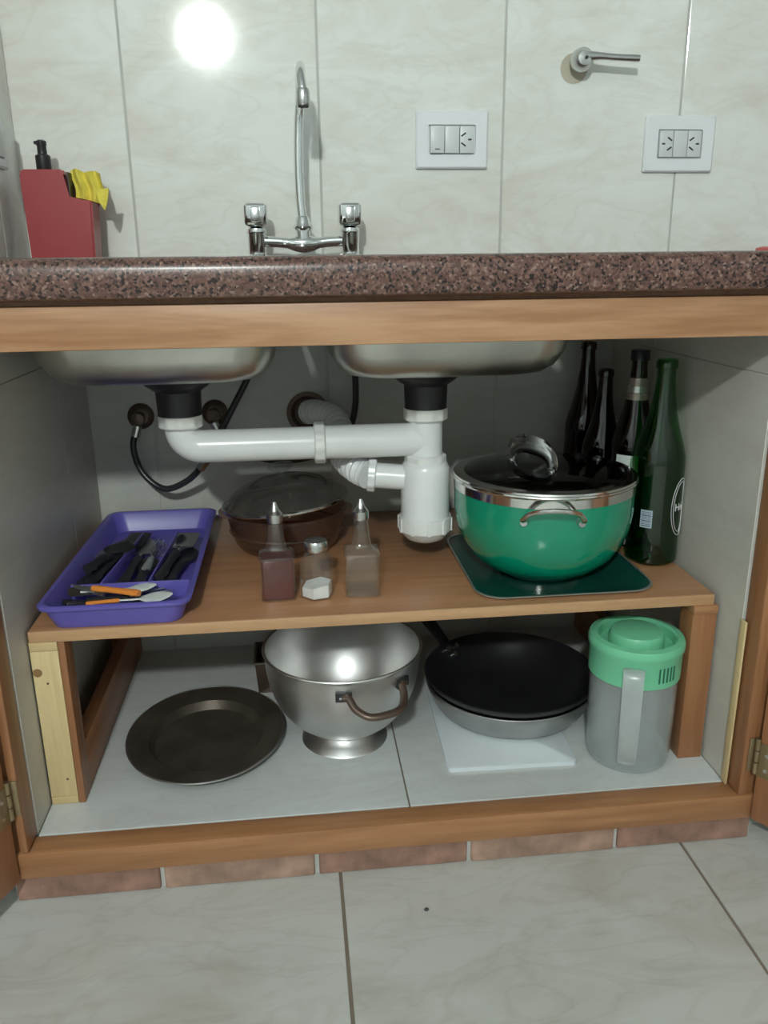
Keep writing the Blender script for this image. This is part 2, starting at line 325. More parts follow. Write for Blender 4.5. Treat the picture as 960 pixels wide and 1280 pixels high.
# ------------------------------------------------------------------ cabinet face frame (one assembly)
fr = empty('kitchen_cabinet', 'reddish pine cabinet front with both doors swung open under the granite counter', 'cabinet', (0, 0, 0))
obj('bottom_rail', B(-.424, .690, 0, .040, .0485, .0905, bev=.0025), 'frame_x', fr)
obj('top_rail', B(-.60, 1.1, .0, .028, .7942, .8453, bev=.002), 'rail_x', fr)
obj('stile', B(-.4155, -.4035, .0008, .045, .0912, .7936, bev=.004), 'frame_z', fr)
obj('stile', B(.6590, .6760, .0008, .045, .0912, .7936, bev=.004), 'frame_z', fr)
obj('stile', B(.6762, .78, .010, .045, .0485, .7936, bev=.001), 'frame_z', fr)
obj('stile', B(-.52, -.4158, .010, .045, .0485, .7936, bev=.001), 'frame_z', fr)
obj('filler_strip', B(.6530, .6565, .030, .0445, .0912, .372, bev=.0008), 'raw', fr, label='pale unfinished wooden strip')
obj('shadow_gap_strip', B(-.60, 1.1, .012, .028, .8458, .8512), 'frame_y', fr, label='dark strip standing in for the shadow gap under the counter')  # wood strip added where only a thin shadow gap separates rail and counter
def door(label, hx, ang, sgn, hz):
    W, H, T = .53, .742, .018
    b = new()
    for x0, x1, z0, z1 in ((.004, .065, 0, H), (W - .06, W, 0, H), (.0655, W - .0605, 0, .06), (.0655, W - .0605, H - .06, H)):
        box(b, x0, x1, min(0, sgn * T), max(0, sgn * T), z0, z1, bev=.002)
    t = obj('door', b, 'door', fr, label=label, loc=(hx, -.002, .052), rot=(0, 0, ang))
    obj('door_panel', B(.064, W - .059, min(sgn * .005, sgn * .013), max(sgn * .005, sgn * .013), .059, H - .059, bev=.001), 'door', t)
    obj('door_handle', tube(catmull([(W - .03, sgn * T, .42), (W - .03, sgn * (T + .028), .43), (W - .03, sgn * (T + .028), .51), (W - .03, sgn * T, .52)], 5), .005, 10), 'satin', t)
    h = new()
    for k in range(3): cyl((hx, -.0045, hz - .03 + k * .0205), (hx, -.0045, hz - .011 + k * .0205), .0042, 14, h)
    s_ = 1 if hx < 0 else -1
    box(h, min(hx, hx + s_ * .0115), max(hx, hx + s_ * .0115), -.0012, .0006, hz - .028, hz + .028, bev=.0005)
    box(h, .004, .027, min(-sgn * .0002, -sgn * .0016), max(-sgn * .0002, -sgn * .0016), -.034, .024, bev=.0005, mtx=Matrix.Translation((hx, -.002, hz)) @ Matrix.Rotation(ang, 4, 'Z'))
    hg = obj('hinge', h, 'brass', fr, label='aged brass hinge')
    for dz in (-.020, .006):
        p_ = Matrix.Translation((hx, -.002, hz)) @ Matrix.Rotation(ang, 4, 'Z')
        obj('screw', cyl(p_ @ Vector((.017, -sgn * .0012, dz)), p_ @ Vector((.017, -sgn * .0026, dz)), .003, 10), 'satin', hg)
door('left door swung open', -.4160, math.radians(180 + 67), -1, .185)
door('right door swung open', .6775, math.radians(-55), 1, .165)

# ------------------------------------------------------------------ granite counter with its two sink openings
bm = new(); z0, z1 = .8520, ZC
prof = [(-.0085, z0), (-.0165, z0 + .003), (-.02, z0 + .010), (-.02, z1 - .014), (-.0172, z1 - .006), (-.011, z1 - .0015), (-.002, z1), (.12, z1), (.12, z0)]
rings(bm, [[Vector((x, y, z)) for y, z in prof] for x in (-.60, 1.62)])
for a in ((-.60, -.372, .12, .505), (-.012, .045, .12, .505), (.428, 1.62, .12, .505)): box(bm, a[0], a[1], a[2], a[3], z0, z1)
box(bm, -.4755, 1.62, .505, D - .0005, z0, z1)
ct = obj('countertop', bm, 'granite'); ct['label'] = 'speckled reddish-brown granite countertop with a rounded front edge'; ct['category'] = 'countertop'

# ------------------------------------------------------------------ sink
sk = empty('double_sink', 'dull stainless steel double-bowl sink under the countertop', 'sink', (0, 0, .718))
for cx, hx in ((-.192, .176), (.230, .186)):
    cy, hy = .312, .185
    prof = ((.1335, -.0), (.075, .004), (.045, .010), (.025, .022), (.013, .038), (.008, .060))
    rs = [rrect(hx - i, hy - i, .062 - i * .3, 6, cx, cy, z) for z, i in prof]
    rs2 = [rrect(hx - i - .0015, hy - i - .0015, .062 - i * .3, 6, cx, cy, z + .0015) for z, i in prof[::-1]]
    b = rings(new(), rs + rs2, False, False)
    n = len(rs[0]); b.verts.ensure_lookup_table()
    L = len(b.verts)
    b.faces.new([b.verts[5 * n + k] for k in range(n)]); b.faces.new([b.verts[6 * n + k] for k in range(n)][::-1])
    b.faces.ensure_lookup_table()
    for k in range(n):   # rim
        b.faces.new((b.verts[k], b.verts[(k + 1) % n], b.verts[L - n + (k + 1) % n], b.verts[L - n + k]))
    # the quad ring between outer and inner bottoms is not wanted
    kill = [f for f in b.faces if len(f.verts) == 4 and len({v.index // n for v in f.verts} & {5, 6}) == 2 and all(v.index // n in (5, 6) for v in f.verts)]
    bmesh.ops.delete(b, geom=kill, context='FACES_ONLY')
    obj('bowl', b, 'steel', sk)
obj('mounting_clip', B(.185, .215, .118, .1262, .078, .092, bev=.001), 'blackp', sk, label='small black clip under the rail')
# ------------------------------------------------------------------ waste pipes
dp = empty('drain_pipe', 'white plastic waste pipe with bottle trap joining both sink drains', 'drain pipe', (0, 0, 0))
PY = .31
def strainer(x):
    z = .7255
    return lathe([(.058, z), (.060, z - .004), (.058, z - .010), (.048, z - .019), (.036, z - .027), (.0345, z - .063), (.0355, z - .065)], 40, (x, PY))
def nut(c0, c1, r, n=10):
    """ribbed slip nut from c0 to c1"""
    c0, c1 = Vector(c0), Vector(c1); d = (c1 - c0); L = d.length; d.normalize()
    rr = []
    N = Vector((0, 1, 0)) if abs(d.y) < .9 else Vector((1, 0, 0)); N = (N - d * N.dot(d)).normalized(); Q = d.cross(N); seg = n * 6
    for t, k in ((0, .93), (.12, 1), (.88, 1), (1, .93)):
        rr.append([c0 + d * L * t + (N * math.cos(2 * PI * i / seg) + Q * math.sin(2 * PI * i / seg)) * r * k * (1.0 if i % 6 in (0, 1, 2) else .955) for i in range(seg)])
    return rings(new(), rr)
for x in (-.184, .2145): obj('strainer', strainer(x), 'blackp', dp)
XA, XB, ZP, R = -.184, .2145, .607, .0268
obj('nut', nut((XA, PY, .640), (XA, PY, .662), .0355), 'pvc_old', dp)
path = [Vector((XA, PY, .6598)), Vector((XA, PY, .645))] + [Vector((XA + .032 - .032 * math.cos(a), PY, .639 - .032 * math.sin(a))) for a in [math.radians(q) for q in range(9, 90, 9)]] + [Vector((XA + .032, PY, ZP)), Vector((.037, PY, ZP))]
obj('elbow', tube(path, R, 32), 'pvc', dp)
obj('nut', nut((.0285, PY, ZP), (.0465, PY, ZP), .0345), 'pvc_old', dp)
obj('tee', cyl((.0375, PY, ZP), (XB, PY, ZP), .0278, 32, cyl((XB, PY, .6598), (XB, PY, .572), .0285, 32)), 'pvc', dp)
obj('nut', nut((XB, PY, .640), (XB, PY, .662), .0365), 'pvc_old', dp)
obj('nut', nut((XB, PY, .560), (XB, PY, .582), .0355), 'pvc_old', dp)
obj('trap_body', lathe([(.030, .575), (.036, .569), (.0405, .560), (.0415, .55), (.0415, .466)], 40, (XB, PY)), 'pvc', dp)
b = lathe([(.0445, .474), (.0455, .470), (.0455, .450), (.040, .443), (.032, .434), (.018, .428), (0, .4265)], 40, (XB, PY))
for i in range(10):
    a = i * PI / 5
    box(b, -.003, .003, .044, .0475, .449, .472, mtx=Matrix.Translation((XB, PY, 0)) @ Matrix.Rotation(a, 4, 'Z'))
obj('trap_cup', b, 'pvc_old', dp)
obj('outlet_stub', cyl((XB - .035, PY, .542), (XB - .088, PY + .008, .546), .0215, 28, r1=.0215), 'pvc', dp)
obj('nut', nut((XB - .083, PY + .008, .5455), (XB - .097, PY + .010, .5468), .0285), 'pvc', dp)
cp = catmull([(XB - .095, PY + .010, .5465), (.102, PY + .03, .551), (.083, .41, .557), (.084, .48, .580), (.075, .55, .602), (.045, .60, .606), (.027, D - .004, .602)], 26)
rr = [.0185 + .0065 * (.5 + .5 * math.cos(2 * PI * i / 6.5)) for i in range(len(cp))]
obj('corrugated_hose', tube(cp, rr, 24), 'pvc', dp, angle=80)
# patch and hole in the wall round the outlet
po = empty('wall_outlet', 'rough brown drain hole in the back wall behind the white pipe', 'drain outlet', (.025, D - .001, .60))
obj('plaster_patch', cyl((0, .0, 0), (0, -.002, 0), .043, 28), 'patch', po)
obj('outlet_collar', tube(arc((0, -.002, 0), .030, 0, 2 * PI, 28), .004, 8), 'hole', po)

# ------------------------------------------------------------------ stop valves and supply hoses
def valve(x, z, label):
    t = empty('stop_valve', label, 'valve', (x, D - .0005, z))
    rot = (PI / 2, 0, 0)
    obj('escutcheon', lathe([(.026, 0), (.0255, .004), (.017, .010), (.013, .011)], 32), 'bronze', t, rot=rot)
    obj('body', lathe([(.010, .010), (.010, .030), (.013, .031), (.013, .044), (.006, .046)], 24), 'bronze', t, rot=rot)
    return t
valve(-.305, .603, 'dark stop valve on the back wall left of the waste elbow')
valve(-.160, .606, 'dark stop valve on the back wall just right of the waste elbow')
def hose(label, pts, fit):
    t = empty('supply_hose', label, 'hose', pts[0]); o = Vector(pts[0])
    P = [Vector(p) - o for p in pts]
    obj('hose', tube(catmull(P, 10), .0062, 14), 'rubber', t)
    for a, b in ((P[0], P[1]), (P[-1], P[-2])):
        obj('ferrule', cyl(a, a + (b - a).normalized() * .022, .0085, 16), 'satin', t)
    if fit is not None:
        c = P[fit]; d = (P[fit + 1] - P[fit - 1]).normalized()
        obj('coupling', cyl(c - d * .012, c + d * .012, .0092, 6), 'satin', t)
hose('black flexible hose looping down from the left stop valve', [(-.305, .590, .592), (-.317, .588, .55), (-.302, .578, .500), (-.262, .566, .470), (-.215, .550, .488), (-.178, .525, .527), (-.150, .515, .575), (-.112, .52, .64), (-.080, .53, .70), (-.055, .548, .78), (-.0525, .55, .8505)], 5)
hose('black flexible hose passing behind the waste pipe to the right tap inlet', [(-.160, .590, .595), (-.150, .592, .568), (-.110, .598, .535), (-.050, .604, .510), (.03, .606, .515), (.095, .585, .56), (.116, .560, .62), (.116, .552, .72), (.113, .55, .8505)], None)

# ------------------------------------------------------------------ kitchen tap
tp = empty('mixer_tap', 'chrome two-handle mixer tap with a tall swan-neck spout', 'tap', (.028, .55, ZC))
for x in (-.0835, .0845):
    obj('valve_body', lathe([(.021, .0), (.021, .003), (.0165, .006), (.0165, .040), (.018, .044), (.0165, .050), (.010, .053)], 28, (x, 0)), 'chrome', tp)
    b = rings(new(), [rrect(a, a, rr_, 4, x, 0, z) for a, rr_, z in ((.0145, .006, .053), (.0195, .007, .056), (.0205, .007, .060), (.0205, .007, .088), (.018, .007, .0915), (.012, .005, .0925))])
    obj('handle', b, 'chrome', tp)
    obj('grip_insert', B(x - .0085, x + .0085, -.0225, -.0203, .060, .086, bev=.003), 'satin', tp)
obj('bridge', tube(catmull([(-.070, 0, .028), (-.045, 0, .027), (-.018, 0, .024), (0, 0, .023), (.018, 0, .024), (.045, 0, .027), (.070, 0, .028)], 5), [.0095] * 9 + [.011, .0125, .0135, .014, .0145, .015, .015, .015, .0145, .014, .0135, .0125, .011] + [.0095] * 9, 20), 'chrome', tp)
obj('spout_collar', lathe([(.012, .030), (.0125, .046), (.0165, .050), (.0170, .053), (.0135, .060), (.0120, .068), (.0100, .071)], 28), 'chrome', tp)
sp = [(0, 0, .060), (-.003, .0, .10), (-.0035, 0, .16), (-.001, -.002, .22), (.002, -.008, .252)] + [(.0035, -.055 + .047 * math.cos(a), .254 + .047 * math.sin(a)) for a in [math.radians(q) for q in range(15, 160, 15)]] + [(.005, -.102, .262), (.006, -.103, .256)]
obj('spout', tube(catmull(sp, 5), .0082, 20), 'chrome', tp)
obj('aerator', lathe([(.0100, .233), (.0112, .235), (.0112, .256), (.0090, .260)], 24, (.006, -.103)), 'satin', tp)
obj('aerator_screen', lathe([(.0085, .2320), (.0085, .2331)], 20, (.006, -.103)), 'slot', tp)

# lever valve on the wall
lv = empty('wall_valve', 'chrome lever valve on the tiled wall between the two sockets', 'valve', (.548, D - .0005, 1.240))
obj('stain_ring', cyl((-.004, 0, -.008), (-.004, -.0006, -.008), .026, 32), 'stain', lv)
obj('knob', lathe([(.011, 0), (.013, .012), (.018, .018), (.0205, .028), (.019, .040), (.012, .048), (0, .050)], 30), 'satin', lv, rot=(PI / 2, 0, 0))
obj('lever', tube(catmull([(.006, -.040, .004), (.03, -.044, .0035), (.06, -.046, .0015), (.102, -.048, .000)], 6), [.0095, .009, .0085, .008, .0075, .007, .0066, .0064, .0062, .006, .006, .006, .006, .006, .006, .0062, .0064, .0064, .006], 16), 'satin', lv)
obj('screw', cyl((.002, -.0495, 0), (.002, -.0525, 0), .003, 10), 'slot', lv)

# ------------------------------------------------------------------ sockets
def frame_plate(t, w, h):
    a = [rrect(w / 2, h / 2, .003, 3), rrect(w / 2, h / 2, .003, 3), rrect(w / 2 - .003, h / 2 - .003, .003, 3), rrect(.045, .026, .003, 3), rrect(.045, .026, .003, 3)]
    zz = (0, .006, .009, .0085, .002)
    b = rings(new(), [[Vector((p.x, -z, p.y)) for p in r] for r, z in zip(a, zz)], True, True)
    obj('cover_frame', b, 'plate', t)
def socket_holes(t, x, s):
    # angled pair of slots plus the upright earth slot
    for dx, dz, a in ((-.006 * s, .0085, -.6 * s), (-.006 * s, -.0085, .6 * s)):
        obj('slot', B(-.0052, .0052, -.0006, .0006, -.0014, .0014, mtx=Matrix.Translation((x + dx, -.0115, dz)) @ Matrix.Rotation(a * 1.0, 4, 'Y')), 'slot', t)
    obj('slot', B(x + .006 * s - .0032, x + .006 * s + .0032, -.0121, -.0109, -.0014, .0014), 'slot', t)
def module(t, x0, x1, lab=None, prot=.0115):
    return obj('module', B(x0 + .0004, x1 - .0004, -prot, -.0015, -.0235, .0235, bev=.0012), 'module', t, label=lab)
s1 = empty('wall_socket', 'white wall plate with one rocker switch and one three-slot outlet, right of the tap', 'socket', (.3135, D - .0003, 1.108))
frame_plate(s1, .137, .100)
module(s1, -.042, -.015, 'grey rocker switch', .0135); module(s1, -.0145, .0135); module(s1, .014, .042)
obj('switch_mark', B(-.033, -.024, -.0141, -.0134, -.0175, -.0160), 'slot', s1); socket_holes(s1, .027, 1)
s2 = empty('wall_socket', 'white wall plate with two three-slot outlets, below right of the wall lever', 'socket', (.7595, D - .0003, 1.102))
frame_plate(s2, .140, .100)
module(s2, -.042, -.0145); module(s2, -.014, .014); module(s2, .0145, .042)
socket_holes(s2, -.028, -1); socket_holes(s2, .028, 1)
s3 = empty('wall_socket', 'white wall plate on the left side wall at the photo edge', 'socket', (-.4757, .485, 1.088), PI / 2)
frame_plate(s3, .125, .082); module(s3, -.042, .042, prot=.011)

# ------------------------------------------------------------------ things on the counter
sd = empty('soap_dispenser', 'red plastic soap dispenser with black pump and sponge slot, on the counter', 'soap dispenser', (-.385, .53, ZC))
prof = [(-.060, 0), (.048, 0), (.052, .097), (.016, .101), (.013, .103), (.012, .141), (.008, .147), (-.059, .147), (-.063, .141)]
f = [Vector((x, 0, z)) for x, z in prof]; k = [Vector((x, .058, z)) for x, z in prof]
b = rings(new(), [f, k]); bmesh.ops.bevel(b, geom=[e for e in b.edges], offset=.0028, segments=2, affect='EDGES')
obj('body', b, 'redp', sd)
obj('sponge_slot', B(.0145, .0165, .006, .052, .100, .143), 'blackp', sd)
obj('slot_back', B(.012, .054, .0515, .0575, .09, .128, bev=.002), 'redp', sd)
b = lathe([(.0115, .145), (.0125, .147), (.0125, .171), (.008, .174), (.0075, .186), (.0085, .188), (.0085, .194), (.006, .196)], 24, (-.028, .03))
box(b, -.040, -.026, .026, .034, .189, .1945, bev=.0015)
obj('pump', b, 'blackp', sd)
yc = new(); nx, nz = 14, 16
pts = []
for layer in range(2):
    for j in range(nz + 1):
        ring = []
        for i in range(nx + 1):
            u, v = i / nx, j / nz
            x = -.024 + .049 * u + .003 * math.sin(v * 5); z = -.005 + .050 * v + .003 * math.sin(u * 9) * v
            if u > .62: z -= (u - .62) * .016
            y = .012 + .005 * math.sin(u * 16 + v) + (.012 if layer else 0)
            ring.append((x, y, z))
        pts.append(ring)
vs = [[yc.verts.new(p) for p in r] for r in pts]
for L0 in (0, nz + 1):
    for j in range(nz):
        for i in range(nx): yc.faces.new((vs[L0 + j][i], vs[L0 + j][i + 1], vs[L0 + j + 1][i + 1], vs[L0 + j + 1][i]))
a0, a1 = vs[:nz + 1], vs[nz + 1:]
bord = lambda A: [A[0][i] for i in range(nx + 1)] + [A[j][nx] for j in range(1, nz + 1)] + [A[nz][i] for i in range(nx - 1, -1, -1)] + [A[j][0] for j in range(nz - 1, 0, -1)]
p, q = bord(a0), bord(a1)
for i in range(len(p)): yc.faces.new((p[i], p[(i + 1) % len(p)], q[(i + 1) % len(p)], q[i]))
cl = empty('cleaning_cloth', 'yellow folded cleaning cloth in the slot of the red dispenser', 'cloth', (-.343, .545, ZC + .1025))
obj('folded_cloth', yc, 'yellow', cl)
b = new()
rings(b, [[Vector((.036 - .026 + x, -.0035 - .0015 * s, z)) for x, z in ((.006, .012), (.028, .014), (.024, -.006), (.018, -.022), (.010, -.008))] for s in (-1, 1)])
obj('hanging_corner', b, 'yellow', cl, loc=(0.003, -.0125, 0))
cr = empty('plastic_scrubber', 'coral-red rounded plastic item on the counter at the right edge of the photo', 'scrubber', (.935, .50, ZC))
obj('head', rings(new(), [rrect(a, c, .012, 5, 0, 0, z) for a, c, z in ((.050, .024, 0), (.056, .028, .003), (.056, .028, .008), (.048, .022, .011))]), 'coral', cr)
obj('grip', tube(catmull([(.02, 0, .008), (.03, 0, .02), (.045, 0, .022), (.052, 0, .008)], 5), .004, 10), 'coral', cr)

# ------------------------------------------------------------------ wooden shelf unit
sh = empty('shelf_bench', 'low brown wooden shelf bench standing on the cabinet floor tiles', 'shelf', (.126, .35, ZI))
def S(x0, x1, y0, y1, z0, z1, bev=.001): return B(x0 - .126, x1 - .126, y0 - .35, y1 - .35, z0 - ZI, z1 - ZI, bev=bev)
obj('board', S(-.3985, .645, .113, D - .001, .3675, ZS), 'shelf', sh)
obj('edge_strip', S(-.3985, .645, .110, .1135, .3672, ZS - .0003, .0006), 'shelf_edge', sh, label='lighter front edge strip')
obj('post', S(-.4005, -.3605, .112, .150, ZI + .014, .352), 'raw', sh, label='pale raw pine front post with a knot')
obj('foot_block', S(-.4005, -.3605, .112, .150, ZI + .0003, ZI + .0135), 'raw_x', sh, label='pale wood block')
obj('cap_block', S(-.4005, -.3605, .112, .150, .3525, .3672), 'raw_x', sh, label='pale wood block')
obj('side_board', S(-.360, -.350, .112, .150, ZI + .0003, .3672), 'frame_z', sh)
obj('post', S(-.4005, -.350, .585, D - .002, ZI + .0003, .3672), 'frame_z', sh)
obj('side_beam', S(-.372, -.351, .1505, .5845, ZI + .0003, ZI + .085), 'frame_y', sh)
obj('post', S(.6115, .6515, .108, .150, ZI + .0003, .352), 'frame_z', sh)
obj('cap_block', S(.6115, .6515, .106, .150, .3525, .3672), 'frame_x', sh)
obj('post', S(.6115, .6515, .585, D - .002, ZI + .0003, .3672), 'frame_z', sh)
obj('side_beam', S(.613, .634, .1505, .5845, ZI + .0003, ZI + .085), 'frame_y', sh)
for n_, (dx, dz) in enumerate(((-.381, .300), (-.3725, .135))):
    obj('nail', cyl((dx - .126, .1122 - .35, dz - ZI), (dx - .126, .1113 - .35, dz - ZI), .0017, 8), 'hole', sh)
obj('knot', cyl((-.3935 - .126, .1123 - .35, .318 - ZI), (-.3935 - .126, .1116 - .35, .318 - ZI), .0068, 16), plain('knot_wood', (.26, .15, .06), .7), sh, label='brown knot in the pale post')

# ------------------------------------------------------------------ cutlery tray
TX, TY = -.2685, .338
tr = empty('cutlery_tray', 'violet-blue plastic cutlery tray with compartments on the left of the shelf', 'cutlery tray', (TX, TY, ZS))
HX, HY = .104, .238
rs = []
for z, i in ((.0, .018), (.001, .016), (.030, .006), (.0335, .005), (.0335, .0), (.038, -.001), (.0395, .001), (.0395, .0065), (.036, .009), (.004, .020)):
    rs.append(rrect(HX - i, HY - i, .022, 5, 0, 0, z))
b = rings(new(), rs)
for v in b.verts:
    if v.co.x < 0: v.co.x -= .010 * (.5 - v.co.y / (2 * HY))
obj('body', b, 'bluep', tr)
obj('divider', B(-.0905, .0905, -.128, -.1245, .0035, .030, bev=.001), 'bluep', tr)
def divider(x0, x1):
    b = new(); v = Vector((x1 - x0, .252, 0)); a = math.atan2(-(x1 - x0), .252)
    return box(b, -.0014, .0014, 0, .252, .0035, .029, bev=.0008, mtx=Matrix.Translation((x0, -.124, 0)) @ Matrix.Rotation(a, 4, 'Z'))
obj('divider', divider(-.047, -.022), 'bluep', tr); obj('divider', divider(.027, .041), 'bluep', tr)

def utensil(name, label, cat, a, b_, head, hmat, smat, hw=.0055, headw=.016, headl=.05, handle_to=.6, group=None, z=.0):
    """a = handle end, b_ = tip of the head (world xy); lies on the tray floor at height z"""
    hw *= 1.6; headw *= 1.5
    A, Bv = Vector(a), Vector(b_); d = Bv - A; L = d.length; ang = math.atan2(d.y, d.x)
    pitch = 0 if len(a) == 2 else 0
    t = empty(name, label, cat, (A.x, A.y, ZS + .0055 + z), ang, group)
    hl = L * handle_to
    n = 10
    P = [Vector((hl * i / n, 0, hw * .6)) for i in range(n + 1)]
    Wd = [hw * (1.05 - .45 * math.sin(PI * (i / n) * .9)) if i < n else hw * .5 for i in range(n + 1)]; Wd[0] = hw * .6
    obj('handle', tube(P, [hw * .45] * (n + 1), 10, w=Wd, up=(0, 0, 1)), hmat, t)
    n = 14; q0 = L - headl
    P = []; W_ = []; T_ = []
    for i in range(n + 1):
        u = i / n; x = hl + (L - hl) * u; P.append(Vector((x, 0, hw * .6 - .002 * math.sin(PI * u) + .002 * u)))
        if x < q0: W_.append(.0024); T_.append(.0012)
        else:
            s_ = (x - q0) / headl
            if head == 'spoon': W_.append(max(.0022, headw * math.sin(PI * min(1, s_ * .96 + .03)) ** .7)); T_.append(.0014)
            elif head == 'knife': W_.append(max(.0015, headw * (1 - s_ ** 3))); T_.append(.0006)
            elif head == 'fork': W_.append(max(.003, headw * min(1, s_ * 2.6))); T_.append(.001)
            else: W_.append(headw * (.8 if s_ < .05 else 1)); T_.append(.0012)
    if head == 'fork':
        cut = [i for i in range(n + 1) if (P[i].x - q0) / headl < .5]
        k = cut[-1]; bm2 = tube(P[:k + 1], T_[:k + 1], 10, w=W_[:k + 1], up=(0, 0, 1))
        for s_ in (-1, -.33, .33, 1): tube([P[k] + Vector((0, s_ * headw * .85, 0)), Vector((L, s_ * headw * .85, P[k].z + .002))], [.0011, .0007], 6, bm2)
        obj('head', bm2, smat, t)
    else: obj('head', tube(P, T_, 12, w=W_, up=(0, 0, 1)), smat, t)
    return t
utensil('serving_spoon', 'white spoon lying across the front compartment behind the orange knife', 'spoon', (-.338, .184), (-.226, .196), 'spoon', 'whitep', 'whitep', .003, .0115, .042, .5, z=.020)
utensil('spatula', 'white spatula head on a pale orange handle, nearest the tray front', 'spatula', (-.318, .133), (-.195, .150), 'spoon', 'orange', 'whitep', .004, .0135, .048, .38, z=.021)
utensil('table_knife', 'bright orange handled knife slanting in the front compartment', 'knife', (-.243, .146), (-.352, .190), 'knife', 'orange', 'alu', .0062, .006, .040, .68, z=.026)
utensil('table_knife', 'black handled knife along the front wall of the tray', 'knife', (-.345, .138), (-.225, .133), 'knife', 'blackp', 'alu', .006, .006, .06, .5, z=.012)
utensil('table_fork', 'steel fork with a dark handle at the right of the front compartment', 'fork', (-.325, .165), (-.200, .174), 'fork', 'blackp', 'alu', .0042, .008, .03, .5, z=.014)
utensil('ladle', 'dark steel ladle end at the left of the front compartment', 'ladle', (-.300, .168), (-.357, .197), 'spoon', 'alu', 'darkpan', .003, .013, .036, .3, z=.020)
utensil('tea_spoon', 'small steel teaspoon in the left front corner of the tray', 'spoon', (-.310, .155), (-.352, .158), 'spoon', 'alu', 'alu', .0025, .009, .022, .4, z=.012)
for a, c, hd, hm, sm_, lab, nm, ct_, z in (
    ((-.350, .235), (-.318, .455), 'spoon', 'blackp', 'nonstick', 'black nylon slotted spoon at the far left of the tray', 'slotted_spoon', 'spoon', .006),
    ((-.336, .228), (-.296, .475), 'flat', 'blackp', 'nonstick', 'black nylon turner against the left divider', 'kitchen_turner', 'spatula', .010),
    ((-.352, .300), (-.340, .440), 'knife', 'blackp', 'alu', 'black handled knife by the left tray wall', 'kitchen_knife', 'knife', .003),
    ((-.288, .232), (-.278, .460), 'knife', 'blackp', 'alu', 'black handled carving knife in the middle compartment', 'carving_knife', 'knife', .004),
    ((-.228, .235), (-.206, .455), 'flat', 'blackp', 'chrome', 'steel turner with a wide blade in the right compartment', 'steel_turner', 'spatula', .012),
    ((-.215, .232), (-.196, .400), 'spoon', 'blackp', 'nonstick', 'black handled ladle along the right tray wall', 'black_ladle', 'ladle', .004),
    ((-.236, .300), (-.222, .430), 'knife', 'blackp', 'alu', 'short black handled knife beside the right divider', 'paring_knife', 'knife', .001)):
    utensil(nm, lab, ct_, a, c, hd, hm, sm_, .008, .014, .075, .55, z=z)
utensil('table_knife', 'steel table knife behind the white spoon, against the front divider', 'knife', (-.350, .199), (-.215, .202), 'knife', 'alu', 'alu', .004, .006, .06, .45, z=.010)
utensil('table_fork', 'dark handled fork tucked under the white spatula', 'fork', (-.255, .152), (-.205, .180), 'fork', 'blackp', 'satin', .005, .009, .03, .5, z=.008)
utensil('cheese_slicer', 'dark handled slicer crossing under the orange knife', 'slicer', (-.362, .178), (-.262, .148), 'flat', 'blackp', 'darkpan', .006, .009, .04, .55, z=.005)
utensil('potato_masher', 'black nylon masher on top of the pile in the left compartment', 'masher', (-.344, .262), (-.305, .392), 'spoon', 'blackp', 'nonstick', .009, .018, .06, .45, z=.022)
utensil('pasta_server', 'black nylon pasta server filling the middle compartment', 'pasta server', (-.262, .235), (-.262, .360), 'spoon', 'blackp', 'nonstick', .008, .014, .06, .5, z=.003)
wk = empty('hand_whisk', 'translucent grey whisk lying in the middle compartment of the tray', 'whisk', (-.262, .275, ZS + .014), math.radians(88))
obj('handle', tube([(0, 0, 0), (.03, 0, .001), (.07, 0, .002), (.085, 0, .002)], [.007, .0085, .007, .004], 14), 'milky2', wk)
for k in range(4):
    a = k * PI / 4
    P = [Vector((.083 + .085 * math.sin(t * PI / 2) if t <= 1 else .083 + .085 * math.sin(t * PI / 2), .0125 * math.sin(t * PI) * math.cos(a), .002 + .0125 * math.sin(t * PI) * math.sin(a))) for t in [i / 12 for i in range(13)]]
    Q = [Vector((p_.x, -p_.y, .004 - p_.z)) for p_ in P[::-1]]
    obj('wire', tube(P + Q[1:], .0009, 6), 'satin', wk)

# ------------------------------------------------------------------ glass casserole
cs = empty('casserole_dish', 'round brown glass casserole dish with a tilted glass lid, behind the oil bottles', 'casserole', (-.025, .448, ZS))
obj('dish', lathe([(0, .002), (.078, .002), (.082, 0), (.088, .003), (.096, .014), (.104, .038), (.109, .066), (.1125, .069), (.1125, .074), (.108, .074), (.104, .066), (.099, .038), (.091, .018), (.083, .009), (0, .009)], 64), 'amber', cs)
obj('glass_ridge', tube(arc((0, 0, .036), .1042, 0, 2 * PI, 64, 'xy'), .0022, 8), 'amber', cs)
obj('food_film', lathe([(0, .0095), (.083, .0095), (.088, .018), (.0, .0185)], 48), 'vinegar', cs, label='dark residue inside the dish')
for s in (-1, 1):
    obj('lug', rings(new(), [[Vector((s * (.108 + .016 * math.cos(a)), .030 * math.sin(a), z)) for a in [math.radians(q) for q in range(-90, 91, 15)]] for z in (.063, .070)]), 'amber', cs)
lid = lathe([(.1135, .0), (.1150, .002), (.1150, .006), (.108, .010), (.095, .024), (.070, .038), (.040, .046), (0, .049), (0, .046), (.040, .043), (.068, .035), (.092, .021), (.105, .006), (.109, .0)], 64)
lo = obj('lid', lid, 'lidclear', cs, loc=(0, 0, .0845), rot=(math.radians(-2), math.radians(-5.5), 0))
obj('knob', lathe([(.010, .047), (.009, .055), (.021, .062), (.024, .067), (.021, .071), (.0, .074)], 32), 'clear', lo)
obj('lid_rim', tube(arc((0, 0, .003), .1145, 0, 2 * PI, 64, 'xy'), .0036, 10), 'steelband', lo, label='bright ring standing in for the highlight on the glass lid rim')  # polished steel ring added to draw the highlight along the glass edge

